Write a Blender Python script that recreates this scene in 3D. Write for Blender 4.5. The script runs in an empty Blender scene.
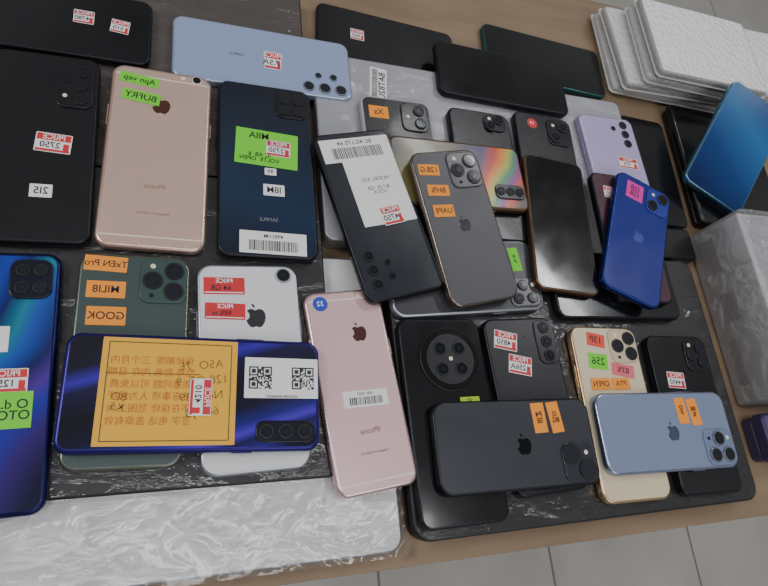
import bpy, math, random
from mathutils import Matrix, Vector, noise
random.seed(7)
C=bpy.context.scene.collection

def lin(c):
    c=c/255.
    return c/12.92 if c<=.04045 else ((c+.055)/1.055)**2.4
def col(r,g,b): return (lin(r),lin(g),lin(b),1)

# ---------------------------------------------------------------- materials
MC={}
def mat(name,rgb,rough=.4,metal=0.,coat=0.,spec=.5,film=0.,bump=None):
    if name in MC: return MC[name]
    m=bpy.data.materials.new(name); m.use_nodes=True; nt=m.node_tree; b=nt.nodes['Principled BSDF']
    b.inputs['Base Color'].default_value=col(*rgb); b.inputs['Roughness'].default_value=rough
    b.inputs['Metallic'].default_value=metal; b.inputs['Specular IOR Level'].default_value=spec
    b.inputs['Coat Weight'].default_value=coat; b.inputs['Coat Roughness'].default_value=.06
    tc=nt.nodes.new('ShaderNodeTexCoord')
    # subtle smudges in roughness
    n=nt.nodes.new('ShaderNodeTexNoise'); n.inputs['Scale'].default_value=35; n.inputs['Detail'].default_value=3
    nt.links.new(tc.outputs['Object'],n.inputs['Vector'])
    mr=nt.nodes.new('ShaderNodeMapRange'); mr.inputs['To Min'].default_value=max(rough-.06,.02); mr.inputs['To Max'].default_value=rough+.1
    nt.links.new(n.outputs['Fac'],mr.inputs['Value']); nt.links.new(mr.outputs[0],b.inputs['Roughness'])
    if film:
        b.inputs['Coat Weight'].default_value=1; b.inputs['Coat Roughness'].default_value=.09
        mp=nt.nodes.new('ShaderNodeMapping'); mp.inputs['Scale'].default_value=(1,2.6,1); mp.inputs['Rotation'].default_value=(0,0,.5)
        nt.links.new(tc.outputs['Object'],mp.inputs['Vector'])
        w=nt.nodes.new('ShaderNodeTexNoise'); w.inputs['Scale'].default_value=14; w.inputs['Detail'].default_value=5; w.inputs['Distortion'].default_value=1.2
        nt.links.new(mp.outputs[0],w.inputs['Vector'])
        bp=nt.nodes.new('ShaderNodeBump'); bp.inputs['Strength'].default_value=film; bp.inputs['Distance'].default_value=.008
        nt.links.new(w.outputs['Fac'],bp.inputs['Height']); nt.links.new(bp.outputs[0],b.inputs['Coat Normal'])
    if bump:
        kind,sc,st,dist=bump
        v=nt.nodes.new('ShaderNodeTexVoronoi' if kind=='v' else 'ShaderNodeTexNoise'); v.inputs['Scale'].default_value=sc
        nt.links.new(tc.outputs['Object'],v.inputs['Vector'])
        bp=nt.nodes.new('ShaderNodeBump'); bp.inputs['Strength'].default_value=st; bp.inputs['Distance'].default_value=dist
        nt.links.new(v.outputs[0],bp.inputs['Height']); nt.links.new(bp.outputs[0],b.inputs['Coat Normal' if kind=='v' else 'Normal'])
    MC[name]=m; return m
def grad(name,stops,ax,ay,rough=.15,wob=.15,scale=12,metal=.0,coat=.2):
    m=bpy.data.materials.new(name); m.use_nodes=True; nt=m.node_tree; b=nt.nodes['Principled BSDF']
    tc=nt.nodes.new('ShaderNodeTexCoord'); d=nt.nodes.new('ShaderNodeVectorMath'); d.operation='DOT_PRODUCT'
    nt.links.new(tc.outputs['Object'],d.inputs[0]); d.inputs[1].default_value=(ax,ay,0)
    n=nt.nodes.new('ShaderNodeTexNoise'); n.inputs['Scale'].default_value=scale; n.inputs['Detail'].default_value=1
    nt.links.new(tc.outputs['Object'],n.inputs['Vector'])
    a=nt.nodes.new('ShaderNodeMath'); a.operation='MULTIPLY_ADD'; a.inputs[1].default_value=wob; a.inputs[2].default_value=.5-wob/2
    nt.links.new(n.outputs['Fac'],a.inputs[0])
    s=nt.nodes.new('ShaderNodeMath'); s.operation='ADD'
    nt.links.new(d.outputs['Value'],s.inputs[0]); nt.links.new(a.outputs[0],s.inputs[1])
    r=nt.nodes.new('ShaderNodeValToRGB'); cr=r.color_ramp
    cr.elements[0].position=stops[0][0]; cr.elements[0].color=col(*stops[0][1])
    cr.elements[1].position=stops[-1][0]; cr.elements[1].color=col(*stops[-1][1])
    for p,c in stops[1:-1]:
        e=cr.elements.new(p); e.color=col(*c)
    nt.links.new(s.outputs[0],r.inputs[0]); nt.links.new(r.outputs[0],b.inputs['Base Color'])
    b.inputs['Roughness'].default_value=rough; b.inputs['Metallic'].default_value=metal; b.inputs['Coat Weight'].default_value=coat
    return m

def filmmat(name,scale,ior=1.6,haze=.04,rough=.1,st=.6):
    film=bpy.data.materials.new(name); film.use_nodes=True; nt=film.node_tree; nt.nodes.clear()
    ou=nt.nodes.new('ShaderNodeOutputMaterial'); mx=nt.nodes.new('ShaderNodeMixShader'); tr=nt.nodes.new('ShaderNodeBsdfTransparent'); gl=nt.nodes.new('ShaderNodeBsdfGlossy'); fr=nt.nodes.new('ShaderNodeFresnel')
    gl.inputs['Roughness'].default_value=rough; fr.inputs['IOR'].default_value=ior
    tc=nt.nodes.new('ShaderNodeTexCoord'); n=nt.nodes.new('ShaderNodeTexNoise'); n.inputs['Scale'].default_value=scale; n.inputs['Distortion'].default_value=1.5; n.inputs['Detail'].default_value=3
    bp=nt.nodes.new('ShaderNodeBump'); bp.inputs['Distance'].default_value=.01; bp.inputs['Strength'].default_value=st
    nt.links.new(tc.outputs['Object'],n.inputs['Vector']); nt.links.new(n.outputs['Fac'],bp.inputs['Height']); nt.links.new(bp.outputs[0],gl.inputs['Normal']); nt.links.new(bp.outputs[0],fr.inputs['Normal'])
    nt.links.new(fr.outputs[0],mx.inputs[0]); nt.links.new(tr.outputs[0],mx.inputs[1]); nt.links.new(gl.outputs[0],mx.inputs[2])
    df=nt.nodes.new('ShaderNodeBsdfDiffuse'); df.inputs[0].default_value=(.85,.85,.87,1); m2=nt.nodes.new('ShaderNodeMixShader'); m2.inputs[0].default_value=haze
    nt.links.new(mx.outputs[0],m2.inputs[1]); nt.links.new(df.outputs[0],m2.inputs[2]); nt.links.new(m2.outputs[0],ou.inputs[0])
    return film
film=filmmat('clear_film',22,1.6,.22)
filmc=filmmat('crumpled_film',16,1.5,.02,.09,.25)

M_lens=mat('lens_glass',(8,9,14),.05,spec=.8)
M_ring=mat('lens_ring',(52,52,58),.35,.6)
M_ringl=mat('lens_ring_light',(140,145,160),.3,.8)
M_flash=mat('flash',(235,230,200),.3)
M_white=mat('label_paper',(236,236,236),.6)
M_red=mat('label_red',(210,48,55),.55)
M_orange=mat('sticker_orange',(255,155,45),.6)
M_green=mat('sticker_green',(115,222,45),.6)
M_lime=mat('sticker_lime',(190,225,40),.6)
M_pink=mat('sticker_pink',(230,110,120),.6)
M_salmon=mat('sticker_salmon',(230,85,65),.6)
M_magenta=mat('sticker_magenta',(225,50,165),.6)
M_yellow=mat('note_yellow',(238,180,55),.6)
M_ink=mat('ink',(40,38,44),.6)
M_redink=mat('red_ink',(196,92,48),.6)
M_bluest=mat('sticker_blue',(40,70,190),.4)

# ---------------------------------------------------------------- geometry
def link(o,parent=None):
    C.objects.link(o)
    if parent: o.parent=parent
    return o
def empty(name,loc,rot=(0,0,0)):
    e=bpy.data.objects.new(name,None); e.empty_display_size=.01; e.location=loc; e.rotation_euler=rot
    return link(e)
def rr(W,L,r,n):
    r=max(min(r,W/2-1e-5,L/2-1e-5),1e-5); pts=[]
    for cx,cy,a0 in ((W/2-r,L/2-r,0),(-W/2+r,L/2-r,90),(-W/2+r,-L/2+r,180),(W/2-r,-L/2+r,270)):
        for k in range(n+1):
            a=math.radians(a0+90*k/n); pts.append((cx+r*math.cos(a),cy+r*math.sin(a)))
    return pts
def slab(name,W,L,z0,z1,r,e,mtop,mside=None,parent=None,loc=(0,0),rot=0,n=7,topring=0):
    mside=mside or mtop; rings=[]
    if e<=0: rings=[(0,z0),(0,z1)]
    else:
        K=4
        for k in range(K+1):
            a=math.pi/2*k/K; rings.append((e*(1-math.sin(a)),z0+e*(1-math.cos(a))))
        for k in range(K+1):
            a=math.pi/2*k/K; rings.append((e*(1-math.cos(a)),z1-e*(1-math.sin(a))))
    V=[];F=[];MI=[];SM=[]
    N=4*(n+1)
    for i,z in rings:
        V+=[(x,y,z) for x,y in rr(W-2*i,L-2*i,r-i,n)]
    R=len(rings)
    for k in range(R-1):
        for j in range(N):
            F.append((k*N+j,k*N+(j+1)%N,(k+1)*N+(j+1)%N,(k+1)*N+j)); MI.append(0 if k>=R-1-topring else 1); SM.append(e>0 or r>.002)
    F.append(tuple(range((R-1)*N,R*N))); MI.append(0); SM.append(False)
    F.append(tuple(reversed(range(N)))); MI.append(1); SM.append(False)
    me=bpy.data.meshes.new(name); me.from_pydata(V,[],F); me.materials.append(mtop); me.materials.append(mside)
    for p,mi,s in zip(me.polygons,MI,SM): p.material_index=mi; p.use_smooth=s
    me.update()
    o=bpy.data.objects.new(name,me); o.location=(loc[0],loc[1],0); o.rotation_euler=(0,0,math.radians(rot))
    return link(o,parent)
def quads(name,Q,z,m,parent,loc,rot):
    V=[];F=[]
    for x0,y0,x1,y1 in Q:
        k=len(V); V+=[(x0,y0,0),(x1,y0,0),(x1,y1,0),(x0,y1,0)]; F.append((k,k+1,k+2,k+3))
    me=bpy.data.meshes.new(name); me.from_pydata(V,[],F); me.materials.append(m)
    o=bpy.data.objects.new(name,me); o.location=(loc[0],loc[1],z); o.rotation_euler=(0,0,math.radians(rot)); return link(o,parent)
def text(s,size,z,m,parent,loc,rot,mirror=True,sp=.85,wt=.012):
    cu=bpy.data.curves.new('lettering','FONT'); cu.body=s; cu.size=size; cu.align_x='CENTER'; cu.align_y='CENTER'; cu.space_line=sp; cu.offset=size*wt
    cu.materials.append(m); o=bpy.data.objects.new('lettering',cu)
    o.location=(loc[0],loc[1],z); o.rotation_euler=(0,0,math.radians(rot)); o.scale=(-1 if mirror else 1,1,1); return link(o,parent)
def poly(name,pts_list,z,m,parent,loc,rot,s):
    V=[];F=[]
    for pts in pts_list:
        k=len(V); V+=[(x*s,y*s,0) for x,y in pts]; F.append(tuple(range(k,k+len(pts))))
    me=bpy.data.meshes.new(name); me.from_pydata(V,[],F); me.materials.append(m)
    o=bpy.data.objects.new(name,me); o.location=(loc[0],loc[1],z); o.rotation_euler=(0,0,math.radians(rot)); return link(o,parent)
BODY=[(0,.30),(.12,.36),(.25,.37),(.38,.28),(.30,.19),(.265,.05),(.31,-.08),(.42,-.15),(.36,-.32),(.25,-.46),(.13,-.49),(0,-.44),(-.13,-.49),(-.25,-.46),(-.38,-.27),(-.44,-.05),(-.43,.14),(-.35,.29),(-.24,.36),(-.12,.36)]
LEAF=[(.01,.42),(.04,.54),(.15,.64),(.155,.53),(.09,.44)]
mirror=lambda P:[(-x,y) for x,y in reversed(P)]
def sheet(name,x0,y0,x1,y1,z,amp,nx,ny,m,parent,seed,fr=1.):
    """thin plastic sheet, mostly flat, with a few sharp pulled folds"""
    V=[];F=[]
    for j in range(ny+1):
        for i in range(nx+1):
            x=x0+(x1-x0)*i/nx; y=y0+(y1-y0)*j/ny
            q=Vector(((x*13+y*9)*fr+seed,(y*26-x*6)*fr,seed))
            h=max(1-abs(noise.noise(q))*4.5,0); h2=max(1-abs(noise.noise(q*2.3+Vector((9,2,1))))*6,0)
            m0=.5+.5*noise.noise(q*.5)
            zz=z+amp*(h**1.5)*m0+amp*.4*(h2**1.5)*m0
            V.append((x+.002*noise.noise(q*.6),y+.002*noise.noise(q*.5+Vector((4,0,0))),zz))
    for j in range(ny):
        for i in range(nx):
            k=j*(nx+1)+i; F.append((k,k+1,k+nx+2,k+nx+1))
    me=bpy.data.meshes.new(name); me.from_pydata(V,[],F); me.materials.append(m)
    for p in me.polygons: p.use_smooth=True
    o=bpy.data.objects.new(name,me); link(o,parent)
    if parent: o.location=(-parent.location[0],-parent.location[1],-parent.location[2])
    return o

def off(loc,rot,dx,dy):
    a=math.radians(rot); return (loc[0]+dx*math.cos(a)-dy*math.sin(a),loc[1]+dx*math.sin(a)+dy*math.cos(a))

class Phone:
    def __init__(s,name,x,y,zb,th,L,W,mb,mf,T=.0084,r=.0095,e=.0022,tilt=(0,0),topring=0):
        s.L,s.W,s.T=L,W,T
        s.o=empty(name,(x,y,zb),(math.radians(tilt[0]),math.radians(tilt[1]),math.radians(th)))
        if tilt[0]>10: s.o.matrix_world=Matrix.Translation((x,y,zb))@Matrix.Rotation(math.radians(th),4,'Z')@Matrix.Rotation(math.radians(tilt[0]),4,'X')
        slab('body',W,L,0,T,r,e,mb,mf,s.o,n=8,topring=topring)
        slab('side_button',.0012,.014,T*.35,T*.65,.0005,0,mf,mf,s.o,(W/2,L*.18))
        slab('volume_button',.0012,.020,T*.35,T*.65,.0005,0,mf,mf,s.o,(-W/2,L*.2))
        s.k=0
    def p(s,u,v): return ((u-.5)*s.W,(.5-v)*s.L)
    def lens(s,u,v,r=.005,h=.0012,ring=None,z=0):
        c=s.p(u,v); T=s.T+z
        slab('lens_ring',2*r,2*r,T-.0003,T+h,r,.0003,ring or M_ring,ring or M_ring,s.o,c,n=6)
        slab('lens',1.62*r,1.62*r,T,T+h+.0002,.81*r,0,M_lens,M_lens,s.o,c,n=6)
        slab('lens_core',.7*r,.7*r,T,T+h+.0003,.35*r,0,mat('lens_core',(25,30,50),.1),None,s.o,c,n=5)
    def dot(s,u,v,r=.002,m=None,z=0):
        slab('flash',2*r,2*r,s.T+z-.0002,s.T+z+.0003,r,0,m or M_flash,None,s.o,s.p(u,v),n=5)
    def module(s,u0,v0,u1,v1,m,kind='three',r=.007,lr=None,h=.0014,ring=None):
        a=s.p(u0,v0); b=s.p(u1,v1); w=b[0]-a[0]; l=a[1]-b[1]; c=((a[0]+b[0])/2,(a[1]+b[1])/2)
        slab('camera_plate',w,l,s.T-.0004,s.T+h,r,.0008,m,m,s.o,c,n=6)
        du=u1-u0; dv=v1-v0
        R=lr or w*.21
        if kind=='three':
            for fu,fv in ((.72,.27),(.72,.73),(.27,.5)): s.lens(u0+du*fu,v0+dv*fv,R,.0013,ring,h)
            s.dot(u0+du*.26,v0+dv*.17,.0019,z=h); s.dot(u0+du*.26,v0+dv*.84,.0016,M_lens,z=h)
        elif kind=='diag':
            for fu,fv in ((.70,.28),(.28,.72)): s.lens(u0+du*fu,v0+dv*fv,R*1.1,.0013,ring,h)
            s.dot(u0+du*.27,v0+dv*.25,.0019,z=h)
        elif kind=='col':
            for fv in (.18,.5,.82): s.lens(u0+du*.5,v0+dv*fv,R,.001,ring,h)
        elif kind=='vert2':
            for fv in (.27,.73): s.lens(u0+du*.68,v0+dv*fv,R,.0013,ring,h)
            s.dot(u0+du*.25,v0+dv*.5,.0019,z=h)
        elif kind=='four':
            for fu,fv in ((.3,.28),(.3,.72),(.72,.28),(.72,.72)): s.lens(u0+du*fu,v0+dv*fv,R*.95,.0009,ring,h)
        elif kind=='a':
            for fv in (.18,.5,.82): s.lens(u0+du*.68,v0+dv*fv,R,.001,ring,h)
            s.lens(u0+du*.25,v0+dv*.4,R*.55,.0008,ring,h); s.dot(u0+du*.25,v0+dv*.75,.0017,z=h)
    def logo(s,u,v,size,m,rot=0):
        poly('fruit_logo',[mirror(BODY),mirror(LEAF)],s.T+.0001,m,s.o,s.p(u,v),rot,size)
    def sz(s):
        s.k+=1; return s.T+.0001+s.k*.00012
    def tag(s,u,v,w,h,m,rot=0,txt='256',ts=None,ink=None,wt=.012):
        z=s.sz(); c=s.p(u,v)
        slab('sticker',w,h,z-.0001,z,.0005,0,m,m,s.o,c,rot,n=2)
        if txt: text(txt,ts or h*.75,z+.00005,ink or M_ink,s.o,c,rot,wt=wt)
    def price(s,u,v,w,h,rot=0,num='4654',bg=None):
        z=s.sz(); c=s.p(u,v); bg=bg or M_white
        slab('price_label',w,h,z-.0001,z,.0005,0,bg,bg,s.o,c,rot,n=2)
        if bg is M_white:
            quads('price_band',[(-w*.47,h*.12,w*.47,h*.46),(-w*.47,-h*.46,w*.47,-h*.34),(w*.28,-h*.34,w*.44,.0)],z+.00004,M_red,s.o,c,rot)
        else: quads('price_band',[(-w*.47,-h*.42,w*.47,-h*.36)],z+.00004,M_white,s.o,c,rot)
        text('PRICE',h*.36,z+.00008,M_white,s.o,off(c,rot,0,h*.29),rot)
        text(num,h*.42,z+.00008,M_ink,s.o,off(c,rot,-w*.08,-h*.13),rot)
    def barcode(s,u,v,w,h,rot=0,txt='MVR194',bars=True,paper=True):
        z=s.sz(); c=s.p(u,v)
        if paper: slab('barcode_label',w,h,z-.0001,z,.0006,0,M_white,None,s.o,c,rot,n=2)
        Q=[];x=-w*.36
        while x<w*.36:
            b=random.choice((.0004,.0006,.001)); Q.append((x,-h*.36,x+b,h*.1)); x+=b+random.choice((.0004,.0007))
        quads('bars',Q,z+.00004,M_ink,s.o,c,rot); text(txt,h*.24,z+.00005,M_ink,s.o,off(c,rot,0,h*.29),rot)
    def qr(s,u,v,w,rot=0):
        z=s.sz(); c=s.p(u,v); n=17; q=w/n; Q=[]
        def fin(i,j):
            for a,b in ((0,0),(0,n-7),(n-7,0)):
                if a<=i<a+7 and b<=j<b+7:
                    d=max(abs(i-a-3),abs(j-b-3)); return d!=2
            return None
        for i in range(n):
            for j in range(n):
                f=fin(i,j)
                if f or (f is None and random.random()<.5): Q.append((-w/2+i*q,-w/2+j*q,-w/2+(i+1)*q,-w/2+(j+1)*q))
        quads('qr_code',Q,z,M_ink,s.o,c,rot)

blk=mat('black_glass',(18,18,21),.14,coat=.3); blk2=mat('black_satin',(22,21,25),.25,coat=.1)
frm=mat('dark_frame',(40,41,46),.3,.7); frs=mat('silver_frame',(175,178,185),.28,.9); frg=mat('gold_frame',(205,175,135),.25,.9)
scr=mat('screen_glass',(9,9,11),.07,spec=.6)
plk=mat('plate_black',(26,26,30),.18)

# ---------------------------------------------------------------- phones
zb=.0216
P=Phone('smartphone',-.0969,.2864,zb,.9,.1689,.0771,blk2,frm)
P.module(.60,.05,.95,.30,plk,'a',lr=.0046)
P.price(.62,.50,.025,.017,-4,'2750'); P.tag(.55,.75,.015,.011,M_white,0,'2I5')

P=Phone('smartphone',-.102,.4145,.0156,-90,.16,.072,blk,frm)
P.price(.42,.34,.016,.014,90,'4780'); P.price(.48,.16,.015,.014,84,'510')

rose=mat('rose_gold_metal',(212,182,168),.35,.4); roseline=mat('antenna_line',(236,222,212),.4)
P=Phone('smartphone',-.0130,.2865,zb,-1.7,.1704,.0804,rose,mat('rose_gold_frame',(214,180,165),.25,.8),r=.011,e=.0032,T=.0078)
quads('antenna_lines',[(-.037,.0745,.037,.0757),(-.037,-.0757,.037,-.0745)],.00785,roseline,P.o,(0,0),0)
P.lens(.84,.035,.0042,.0009,roseline); P.dot(.70,.035,.0018)
P.logo(.5,.22,.0165,mat('logo_rose_dark',(120,85,72),.15,.8))
P.tag(.27,.085,.031,.010,M_green,-6,'Apn vep',.0075); P.tag(.30,.185,.030,.011,M_green,-6,'BUFRY',.0085)
text('iPhone',.006,.0080,mat('rose_text',(165,130,115),.4),P.o,P.p(.5,.68),0)
text('Designed in California',.0028,.0080,mat('rose_text',(165,130,115),.4),P.o,P.p(.5,.82),0)

navy=grad('navy_gradient',[(0,(20,24,36)),(.35,(32,50,76)),(.7,(26,36,52)),(1,(20,22,32))],1.5,4.5,.16,.1)
P=Phone('smartphone',.0755,.2845,zb,-.4,.1720,.0825,navy,frm)
P.module(.60,.03,.95,.195,plk,'four')
P.tag(.50,.395,.054,.036,M_green,-3,None)
z=P.T+.0003
text('MIIA',.009,z+.0001,M_ink,P.o,P.p(.42,.325),-3); text('IC AB  6\nVOLTE  OPEN',.0055,z+.0001,M_ink,P.o,P.p(.42,.45),-3)
P.price(.62,.39,.021,.016,-3,'2750')
P.tag(.53,.53,.010,.007,M_white,0,'99'); P.tag(.56,.635,.018,.011,M_white,0,'I8M')
P.barcode(.54,.925,.055,.020,-1,'4981VM'); text('SAMPLE',.0045,.0087,mat('grey_text',(120,125,135),.5),P.o,P.p(.5,.80),0)

P=Phone('smartphone',.0785,.4070,.0156,-89.9,.1664,.0700,mat('lavender_blue',(146,162,198),.3),mat('lav_frame',(165,178,205),.25,.6))
for u,v,r in ((.86,.07,.006),(.86,.165,.006),(.86,.26,.0055),(.66,.11,.0038),(.66,.2,.0032)): P.lens(u,v,r,.0012,M_ringl)
P.price(.52,.46,.016,.020,88,'7.5A'); text('SAMPLE',.004,.0087,mat('logo_lav',(120,135,170),.4),P.o,P.p(.5,.66),90)

P=Phone('smartphone',.2139,.4705,.0002,-93.7,.158,.068,blk,frm); P.price(.5,.72,.015,.014,90,'450')
P=Phone('smartphone',.3370,.4275,zb,-92,.160,.070,scr,frm); P.lens(.5,.03,.0015,.0001)
P=Phone('smartphone',.4192,.4865,.0002,-93.6,.166,.074,scr,mat('teal_frame',(40,85,85),.3,.6)); P.lens(.5,.03,.0015,.0001)

P=Phone('smartphone',.205,.300,zb,1,.155,.074,blk2,mat('white_case',(170,170,172),.4))
P.module(.55,.03,.93,.24,plk,'vert2'); P.tag(.24,.12,.020,.014,M_orange,0,'Xs',.009)
P=Phone('smartphone',.2955,.303,zb,-1,.150,.071,blk2,frm); P.module(.55,.03,.92,.16,plk,'diag')

wphone=mat('black_blue',(34,37,46),.2,coat=.2)
P=Phone('smartphone',.1705,.2455,.0302,193.9,.164,.0762,wphone,frm)
for v in (.09,.17,.25): P.lens(.82,v,.0048,.0012)
P.lens(.62,.12,.0032,.001); P.lens(.62,.2,.0028,.001)
P.barcode(.50,.885,.068,.024,180,'BC 4G LTE 64')
P.tag(.40,.62,.052,.068,M_white,180,'MODEL A32\n\n8/128  GB\nLOCK\n.\n',.0052,wt=0); P.price(.36,.46,.020,.018,183,'4750')

gph=mat('graphite_matte',(80,79,85),.36)
P=Phone('smartphone',.2494,.2340,.0385,10.9,.150,.072,gph,mat('graphite_frame',(120,112,104),.2,.9),r=.0115,tilt=(4.0,0),T=.0078)
P.module(.50,.025,.96,.265,mat('graphite_plate',(70,70,76),.2),'three'); P.logo(.5,.5,.014,mat('logo_graphite',(62,62,68),.15,.6))
P.tag(.22,.125,.021,.011,M_orange,-6,'128.G',.0075); P.tag(.27,.265,.022,.011,M_orange,-6,'BH%',.0075); P.tag(.26,.40,.021,.012,M_orange,-4,'UAPE',.0075)

iri=grad('iridescent_glass',[(0,(60,56,45)),(.14,(110,102,62)),(.3,(95,84,55)),(.45,(70,65,85)),(.58,(80,70,110)),(.66,(205,60,50)),(.71,(230,130,45)),(.76,(180,180,70)),(.81,(65,140,105)),(.86,(140,65,140)),(.92,(205,80,50)),(1,(80,60,60))],3.5,6,.2,.22,18,.0,.1)
P=Phone('smartphone',.2590,.2925,.0303,-89,.142,.0736,iri,mat('bronze_frame',(110,85,65),.3,.8),e=.003)
P.module(.62,.03,.84,.26,plk,'col',r=.006,lr=.0045)

P=Phone('smartphone',.3728,.3150,zb,-3,.1397,.0718,blk2,frm); P.module(.55,.03,.94,.27,plk,'diag')
P.dot(.30,.10,.0062,M_red); text('19',.006,.0089,M_white,P.o,P.p(.30,.10),0); P.logo(.5,.5,.013,frm)
brown=mat('bronze_frame',(110,85,65),.3,.8)
P=Phone('smartphone',.3629,.2483,.0302,-5.9,.1505,.0714,scr,brown); P.lens(.5,.03,.0014,.0001)
P=Phone('smartphone',.4658,.3235,zb,1,.147,.0765,mat('lavender_back',(176,164,206),.3),mat('lavfr2',(180,170,205),.25,.6))
for v in (.07,.155,.24): P.lens(.80,v,.005,.0012)
P.lens(.60,.11,.003,.001); P.price(.70,.42,.026,.014,-4,'9T8')
P=Phone('smartphone',.4480,.2385,.0302,-2,.147,.071,mat('maroon_back',(70,30,48),.25),frm); P.price(.30,.16,.017,.014,-4,'950')
bl=mat('deep_blue_glass',(30,42,130),.14,coat=.3)
P=Phone('smartphone',.4483,.2335,.0390,-24.1,.1466,.0695,bl,mat('blue_frame',(30,45,110),.25,.8),T=.0078,r=.011)
P.module(.55,.03,.95,.24,mat('blue_plate',(40,55,150),.2),'diag'); P.logo(.5,.5,.014,mat('logo_blue',(80,95,180),.15,.5)); P.tag(.34,.13,.021,.022,M_magenta,0,'I28\nGB',.009)
P=Phone('smartphone',.4200,.1860,zb,-90,.150,.071,blk,frm)

teal=grad('teal_gradient',[(0,(12,34,84)),(.35,(20,62,122)),(.7,(40,108,165)),(1,(26,72,130))],3,6,.14,.1)
P=Phone('smartphone',.636,.366,.0435,-33,.150,.084,teal,mat('teal_rim',(90,135,165),.25,.8),tilt=(18,0))

grn=mat('midnight_green',(64,80,78),.32)
P=Phone('smartphone',-.0259,.1179,zb,-1.2,.1557,.0767,grn,mat('green_frame',(110,115,105),.25,.8),r=.0115)
P.module(.54,.02,.97,.245,mat('green_plate',(62,82,80),.18),'three')
P.tag(.23,.055,.029,.012,M_orange,-2,'TxEN Pro',.007); P.tag(.25,.185,.026,.013,M_orange,0,'MILI8',.008); P.tag(.27,.315,.026,.014,M_orange,0,'GOOK',.008)
P=Phone('smartphone',.0595,.1117,zb,1.6,.160,.0785,mat('white_glass',(226,227,229),.15,coat=.3),frs,r=.0115)
P.lens(.85,.06,.0062,.0016,frs); P.dot(.66,.06,.0018)
P.price(.26,.115,.031,.014,-1,'64 GB',M_red); P.price(.26,.245,.030,.013,-3,'98% m',M_red); P.logo(.55,.275,.0175,M_ink)

vio=grad('violet_blue_gradient',[(0,(12,12,26)),(.18,(16,15,40)),(.27,(58,34,165)),(.33,(24,20,64)),(.50,(13,14,28)),(.66,(18,18,46)),(.76,(34,28,120)),(.82,(76,46,190)),(.87,(28,22,78)),(.94,(40,30,125)),(1,(16,16,44))],9,2.6,.1,.16,7,coat=.1)
P=Phone('smartphone',.0200,.0880,.0315,-92.7,.1740,.0815,vio,mat('violet_rim',(44,32,112),.25,.7),r=.010,e=.003)
P.module(.74,.025,.93,.27,mat('plate_navy',(16,16,34),.15),'col',r=.006,lr=.0052,h=.001)
P.tag(.49,.610,.074,.090,M_yellow,0,None)
z=P.T+.0005; cc=P.p(.49,.610)
quads('note_frame',[(-.034,-.041,.034,-.0405),(-.034,.0405,.034,.041),(-.034,-.041,-.0335,.041),(.0335,-.041,.034,.041),(-.012,-.041,-.0115,.02)],z,M_ink,P.o,cc,0)
text('保修期限  三个月内\n型号 颜色 内存 日期\n质量问题 可以免费\n注意事项 人为损坏\n不在保修 范围之内\n签字 电话 盖章有效',.0064,z+.0001,M_redink,P.o,off(cc,0,0,-.012),90,sp=1.3,wt=-.012)
text('A5O  7E\n128 OP  9\n No: A39\n 68  /JB',.0085,z+.0002,M_ink,P.o,off(cc,0,-.002,.022),96,sp=1.3,wt=-.025)
text('8D\nK5',.008,z+.0002,M_ink,P.o,off(cc,0,.008,-.032),85,wt=-.025)
P.k=6; P.price(.54,.49,.026,.015,0,'4210')
P.tag(.36,.165,.030,.054,M_white,0,None); P.qr(.36,.075,.0165,0); P.qr(.36,.255,.0165,0)
text('SCAN FOR WARRANTY',.0022,P.T+.0019,M_ink,P.o,P.p(.53,.165),90)

ele=grad('electric_blue_gradient',[(0,(20,100,115)),(.12,(22,62,120)),(.24,(30,60,165)),(.33,(20,30,95)),(.42,(30,125,150)),(.48,(34,80,175)),(.58,(22,26,90)),(.68,(80,44,150)),(.76,(34,46,160)),(.88,(54,30,110)),(1,(14,16,50))],6.5,-3.6,.12,.35,9,coat=.1)
P=Phone('smartphone',-.1078,.1050,zb,1.3,.1776,.0718,ele,mat('blue_rim',(26,28,80),.25,.7),r=.010,e=.003)
P.module(.56,.035,.93,.20,mat('plate_navy',(16,16,34),.15),'four',lr=.0048); P.tag(.52,.36,.012,.018,M_white,0,None)
P.price(.62,.52,.024,.016,0,'1250'); P.tag(.66,.63,.026,.024,M_green,0,'O d.A\nOTOB',.0085)

pk=mat('pink_metal',(222,184,186),.37,.35)
P=Phone('smartphone',.1423,.0918,zb,6.6,.1620,.0665,pk,mat('pink_frame',(225,192,194),.25,.8),r=.010,e=.003,T=.0078)
quads('antenna_lines',[(-.030,.0722,.030,.0734),(-.030,-.0734,.030,-.0722)],.00785,mat('pink_line',(240,228,226),.4),P.o,(0,0),0)
P.lens(.84,.04,.0038,.0009,frs); P.dot(.70,.04,.0016); P.logo(.62,.235,.0145,mat('logo_pinkdark',(110,70,72),.15,.7))
P.dot(.20,.065,.0062,M_bluest); text('32',.006,.0083,M_white,P.o,P.p(.20,.065),0)
P.barcode(.54,.565,.037,.013,-3,'3581 9207'); text('iPhone',.006,.0080,mat('pink_text',(150,110,112),.4),P.o,P.p(.52,.72),0)
text('Designed in California',.0025,.0080,mat('pink_text',(150,110,112),.4),P.o,P.p(.52,.82),0)

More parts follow.
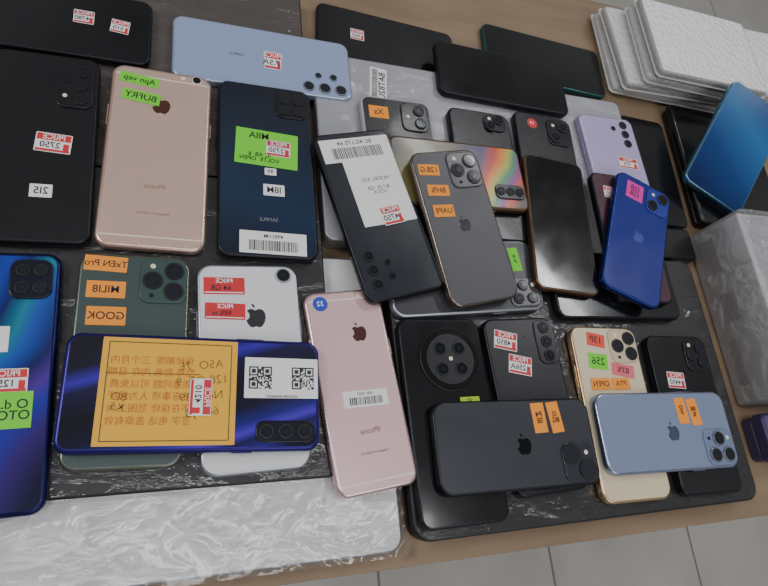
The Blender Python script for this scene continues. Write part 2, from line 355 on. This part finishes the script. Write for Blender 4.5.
P=Phone('smartphone',.2189,.0641,zb,.6,.1681,.0766,blk,frm)
c=P.p(.57,.215)
slab('camera_disc',.056,.056,P.T-.0003,P.T+.0016,.028,.0008,mat('disc_black',(16,16,18),.12),M_ring,P.o,c,n=14)
slab('camera_disc_inner',.044,.044,P.T,P.T+.0021,.022,.0004,mat('disc_grey',(30,30,34),.35),None,P.o,c,n=12)
for a in (45,135,225,315):
    P.lens(.57+.0125*math.cos(math.radians(a))/P.W,.215+.0125*math.sin(math.radians(a))/P.L,.0058,.0008,None,.0021)
P.dot(.57,.215,.0018,z=.0021)
P.tag(.74,.43,.018,.007,M_lime,0,'S0',.005)
P=Phone('smartphone',.3007,.0733,zb,2.6,.1528,.0733,mat('grey_phantom',(42,41,46),.28),frm)
P.module(.70,.02,.98,.29,mat('plate_grey',(34,34,38),.25),'col',r=.007,lr=.0056)
P.price(.27,.135,.023,.017,-14,'4850'); P.price(.40,.285,.023,.017,-14,'256A')
gold=mat('gold_glass',(218,204,174),.28)
P=Phone('smartphone',.3891,.0624,zb,-.8,.1593,.0755,gold,frg,r=.0115)
P.module(.55,.02,.97,.225,mat('gold_plate',(208,192,162),.15),'three')
P.tag(.36,.085,.020,.013,M_salmon,-10,'13P',.009); P.tag(.33,.215,.021,.015,M_green,-6,'256',.010); P.tag(.68,.27,.025,.012,M_pink,-10,'83%',.008)
P.tag(.30,.35,.022,.011,M_orange,0,'OPEN',.007); P.tag(.60,.35,.02,.011,M_orange,0,'PTA',.007)
P=Phone('smartphone',.4766,.0573,zb,-1.4,.1515,.0743,blk,frm)
P.module(.58,.03,.95,.24,plk,'three'); P.price(.33,.30,.021,.016,-4,'4450')
spg=mat('space_grey',(52,54,62),.3)
P=Phone('smartphone',.2716,.0379,.0303,-90.7,.150,.0728,spg,frm,r=.0115)
P.module(.52,.03,.96,.24,mat('sg_plate',(46,48,56),.2),'diag',lr=.0078); P.logo(.52,.47,.0155,mat('logo_dark',(22,23,27),.12,.5),90)
P.tag(.22,.345,.013,.025,M_orange,92,None); P.tag(.22,.24,.012,.026,M_orange,96,None)
text('P4\nSE',.0062,P.T+.0007,M_ink,P.o,P.p(.22,.345),92); text('I2\n8G',.006,P.T+.0007,M_ink,P.o,P.p(.22,.24),96)
sbl=mat('sierra_blue',(124,136,166),.3)
P=Phone('smartphone',.4310,.0399,.0303,-91.1,.1515,.0713,sbl,mat('sierra_frame',(150,162,188),.2,.85),r=.0115)
P.module(.50,.025,.96,.25,mat('sb_plate',(116,130,160),.15),'three',ring=M_ringl); P.logo(.52,.47,.0155,mat('logo_sb',(90,104,136),.12,.6),90)
P.tag(.25,.365,.012,.024,M_orange,92,None); P.tag(.27,.27,.012,.025,M_orange,95,None)
text('I2\nP',.006,P.T+.0007,M_ink,P.o,P.p(.25,.365),92); text('88\n%',.006,P.T+.0007,M_ink,P.o,P.p(.27,.27),95)
P=Phone('smartphone',.2524,.1891,zb,-86.1,.1545,.0715,mat('graphite_dark',(58,58,64),.3),frs,r=.0115)
P.module(.55,.03,.95,.24,mat('graphite_plate',(70,70,76),.2),'three',lr=.0052,h=.001); P.tag(.28,.14,.011,.024,M_green,92,None); text('9\nP',.006,P.T+.0004,M_ink,P.o,P.p(.28,.14),92)
P=Phone('smartphone',.540,.347,.0002,-3,.150,.068,blk,frm)

# ---------------------------------------------------------------- laptops
def laptop(x0,y0,x1,y1,z0,z1,mt,ms,r=.008,name='laptop'):
    o=empty(name,((x0+x1)/2,(y0+y1)/2,0)); W=x1-x0; L=y1-y0; zm=z0+(z1-z0)*.55
    slab('base',W-.002,L-.002,z0,zm-.0006,r,.0015,ms,ms,o,n=8)
    slab('hinge',W*.7,.008,z0+.001,z1-.0008,.001,0,ms,ms,o,(0,L/2-.005))
    slab('lid',W,L,zm+.0006,z1,r,.0018,mt,ms,o,n=8)
    return o
ldark=mat('laptop_black_wrapped',(24,23,27),.45,film=.6); lside=mat('laptop_black_side',(20,20,22),.4)
lsil=mat('laptop_silver_wrapped',(236,236,238),.45,.0,film=.35); lsils=mat('laptop_silver_side',(165,167,172),.35,.6)
lgrey=mat('laptop_grey_wrapped',(158,158,164),.45,.1,film=.8)
D=laptop(-.20,-.033,.172,.210,.0002,.0114,lsil,lsils,.012)
A=laptop(-.24,.025,.122,.275,.0116,.0215,ldark,lside)
B=laptop(-.24,.279,.118,.505,.0002,.0155,mat('laptop_brown_wrapped',(74,66,62),.5,film=.8),lside)
Cc=laptop(.125,.2225,.500,.4285,.0002,.0215,lgrey,lsils)
E=laptop(.178,-.028,.538,.2215,.0002,.0215,ldark,lside,.014)
sheet('film_wrap',-.20,-.036,.176,.0235,.0117,.0020,260,60,filmc,D,3.1)
z=.0216
o=slab('asset_label',.018,.044,z-.0001,z+.0001,.001,0,M_white,None,Cc,(.191-.3125,.398-.3255),-6,n=2)
text('BAT82U',.0095,z+.0003,M_ink,Cc,(.195-.3125,.398-.3255),84)
Q=[];y=-.02
while y<.02:
    b=random.choice((.0005,.0009)); Q.append((-.007,y,-.001,y+b)); y+=b+.0007
quads('bars',Q,z+.0003,M_ink,Cc,(.191-.3125,.398-.3255),-6)
slab('lid_disc',.030,.030,.0112,.0116,.015,0,mat('disc_white',(252,252,253),.3),None,D,(.128+.014,.004-.0885),n=10)  # flat near-white round disc on the lid

# ---------------------------------------------------------------- boxes on the right
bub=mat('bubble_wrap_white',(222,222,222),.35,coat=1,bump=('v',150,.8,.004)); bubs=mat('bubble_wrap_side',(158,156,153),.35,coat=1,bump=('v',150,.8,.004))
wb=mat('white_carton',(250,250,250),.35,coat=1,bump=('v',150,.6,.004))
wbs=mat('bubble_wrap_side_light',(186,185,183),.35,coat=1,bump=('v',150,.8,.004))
flap=mat('wrap_edge_film',(205,205,205),.15,coat=1)
def wbox(name,x0,y0,x1,y1,z0,z1,rot,mt,ms,wrap=True):
    e=empty(name,((x0+x1)/2,(y0+y1)/2,z0),(0,0,math.radians(rot))); h=z1-z0
    slab('carton_lower',x1-x0-.004,y1-y0-.004,.0002,h*.46,.006,.0025,ms,ms,e,n=4)
    slab('carton_lid',x1-x0,y1-y0,h*.48,h,.007,.003,mt,ms,e,n=4)
    if wrap:
        slab('wrap_seam',x1-x0+.004,y1-y0+.004,h*.44,h*.50,.006,.0003,flap,flap,e,n=4)
    return e
for i,(x0,y0,x1,y1,rot) in enumerate(((.512,.456,.69,.58,-2),(.515,.454,.695,.58,1),(.540,.452,.715,.57,-2),(.543,.451,.720,.57,-1))):
    wbox('tablet_box',x0,y0,x1,y1,.0002+.0145*i,.0145+.0145*i,rot,wb if i==3 else bub,bubs if i%2 else wbs)
wbox('tablet_box',.745,.48,.91,.60,.0002,.03,2,wb,wbs)
wbox('gadget_tray',.585,.272,.725,.443,.0002,.018,-2,blk,blk2,False)
pinkgr=mat('printed_carton',(205,198,202),.35,coat=.6,bump=('n',18,.3,.01))
e=empty('plastic_wrapped_carton',(.695,.163,.0002))
slab('carton',.245,.196,0,.066,.003,.001,mat('carton_top',(235,235,238),.4,coat=.4),pinkgr,e,n=3)
slab('film_wrap',.251,.202,0,.072,.006,.003,film,film,e,n=4)
quads('side_print',[(-.085,.008,-.045,.030),(-.02,.018,.012,.034),(.03,.010,.08,.02)],0,mat('print_dark',(120,72,88),.4),e,(0,0),0).matrix_local=Matrix.Translation((-.1228,0,0))@Matrix.Rotation(math.radians(-90),4,'Z')@Matrix.Rotation(math.radians(90),4,'X')
sheet('film_folds',.572,.066,.818,.262,.0735,.004,110,90,filmc,e,8.4,1.5)
wbox('accessory_box',.565,.004,.68,.052,.0002,.028,0,mat('purple_card',(95,82,128),.35),mat('purple_card_side',(60,50,85),.4),False)
e=empty('power_bank',(.533,.2465,.0002)); slab('shell',.056,.040,0,.015,.006,.004,blk2,blk2,e); slab('port',.012,.0012,.005,.010,.0004,0,frs,frs,e,(0,-.0196))

# ---------------------------------------------------------------- table & floor
def woodmat(name,a,b2,sc):
    m=bpy.data.materials.new(name); m.use_nodes=True; nt=m.node_tree; b=nt.nodes['Principled BSDF']
    tc=nt.nodes.new('ShaderNodeTexCoord'); mp=nt.nodes.new('ShaderNodeMapping'); mp.inputs['Scale'].default_value=(1,5,1)
    n=nt.nodes.new('ShaderNodeTexNoise'); n.inputs['Scale'].default_value=sc; n.inputs['Detail'].default_value=6
    r=nt.nodes.new('ShaderNodeValToRGB'); r.color_ramp.elements[0].position=.3; r.color_ramp.elements[1].position=.7; r.color_ramp.elements[0].color=col(*a); r.color_ramp.elements[1].color=col(*b2)
    nt.links.new(tc.outputs['Object'],mp.inputs[0]); nt.links.new(mp.outputs[0],n.inputs['Vector']); nt.links.new(n.outputs['Fac'],r.inputs[0]); nt.links.new(r.outputs[0],b.inputs['Base Color'])
    b.inputs['Roughness'].default_value=.6; return m
wood=woodmat('brown_board',(128,107,85),(148,125,101),7)
t=empty('display_table',(.25,.287,0))
slab('table_top',1.35,.664,-.020,0,.004,.001,wood,wood,t,n=3)
for sx in (-.62,.62):
    for sy in (-.28,.28): slab('leg',.04,.04,-.75,-.02,.003,0,wood,wood,t,(sx,sy),n=2)
for sy in (-.28,.28): slab('apron',1.2,.018,-.09,-.02,.002,0,wood,wood,t,(0,sy),n=2)

fm=bpy.data.materials.new('floor_tiles'); fm.use_nodes=True; nt=fm.node_tree; b=nt.nodes['Principled BSDF']
tc=nt.nodes.new('ShaderNodeTexCoord'); br=nt.nodes.new('ShaderNodeTexBrick'); br.offset=0; br.inputs['Scale'].default_value=1
br.inputs['Brick Width'].default_value=.4; br.inputs['Row Height'].default_value=.4; br.inputs['Mortar Size'].default_value=.003
br.inputs['Color1'].default_value=col(208,204,196); br.inputs['Color2'].default_value=col(198,194,186); br.inputs['Mortar'].default_value=col(140,136,128)
nt.links.new(tc.outputs['Object'],br.inputs['Vector'])
n=nt.nodes.new('ShaderNodeTexNoise'); n.inputs['Scale'].default_value=5; n.inputs['Detail'].default_value=6; nt.links.new(tc.outputs['Object'],n.inputs['Vector'])
mm=nt.nodes.new('ShaderNodeMixRGB'); mm.blend_type='MULTIPLY'; mm.inputs[0].default_value=.4; nt.links.new(br.outputs[0],mm.inputs[1]); nt.links.new(n.outputs['Fac'],mm.inputs[2]); nt.links.new(mm.outputs[0],b.inputs['Base Color']); b.inputs['Roughness'].default_value=.35
me=bpy.data.meshes.new('floor'); me.from_pydata([(-3,-3,0),(5,-3,0),(5,5,0),(-3,5,0)],[],[(0,1,2,3)]); me.materials.append(fm)
o=bpy.data.objects.new('floor',me); o.location=(0,0,-.75); link(o)

# ---------------------------------------------------------------- lights
def area(name,loc,target,sx,sy,e,c=(1,1,1)):
    l=bpy.data.lights.new(name,'AREA'); l.shape='RECTANGLE'; l.size=sx; l.size_y=sy; l.energy=e; l.color=c
    o=bpy.data.objects.new(name,l); o.location=loc; d=Vector(target)-Vector(loc); o.rotation_euler=d.to_track_quat('-Z','Y').to_euler(); link(o)
area('ceiling_light',(-1.5,.5,1.9),(.2,.2,0),.8,.6,18,(1,.99,.98))
area('film_glare_light',(1.5,1.3,1.9),(.3,.3,0),1.4,.08,10,(.97,.99,1))
area('film_glare_light',(.25,-.10,1.9),(.25,-.1,0),1.5,.12,7,(.98,.99,1))  # added lamp, placed so its reflection glares on the front film
area('front_area_light',(.7,-1.4,1.6),(.3,.2,0),1.3,.8,10,(1,1,1))  # broad area light from the front side
w=bpy.data.worlds.new('world'); bpy.context.scene.world=w; w.use_nodes=True; nt=w.node_tree; bg=nt.nodes['Background']
tc=nt.nodes.new('ShaderNodeTexCoord'); n=nt.nodes.new('ShaderNodeTexNoise'); n.inputs['Scale'].default_value=3.6; n.inputs['Detail'].default_value=2
r=nt.nodes.new('ShaderNodeValToRGB'); r.color_ramp.elements[0].position=.38; r.color_ramp.elements[1].position=.72
r.color_ramp.elements[0].color=(.19,.19,.195,1); r.color_ramp.elements[1].color=(.60,.61,.62,1)
nt.links.new(tc.outputs['Generated'],n.inputs['Vector']); nt.links.new(n.outputs['Fac'],r.inputs[0]); nt.links.new(r.outputs[0],bg.inputs[0]); bg.inputs[1].default_value=.8

# ---------------------------------------------------------------- camera
p=1.06712; ro=.74705; H=.46766
s2=math.sqrt(.5)
fw=Vector((s2*math.cos(p),s2*math.cos(p),-math.sin(p))); r0=Vector((s2,-s2,0)); u0=r0.cross(fw)
rt=r0*math.cos(ro)+u0*math.sin(ro); up=rt.cross(fw)
cd=bpy.data.cameras.new('camera'); cd.sensor_width=36; cd.lens=587.3/768*36; cd.clip_start=.01
co=bpy.data.objects.new('camera',cd); M=Matrix((rt,up,-fw)).transposed().to_4x4(); M.translation=(0,0,H); co.matrix_world=M; C.objects.link(co)
bpy.context.scene.camera=co
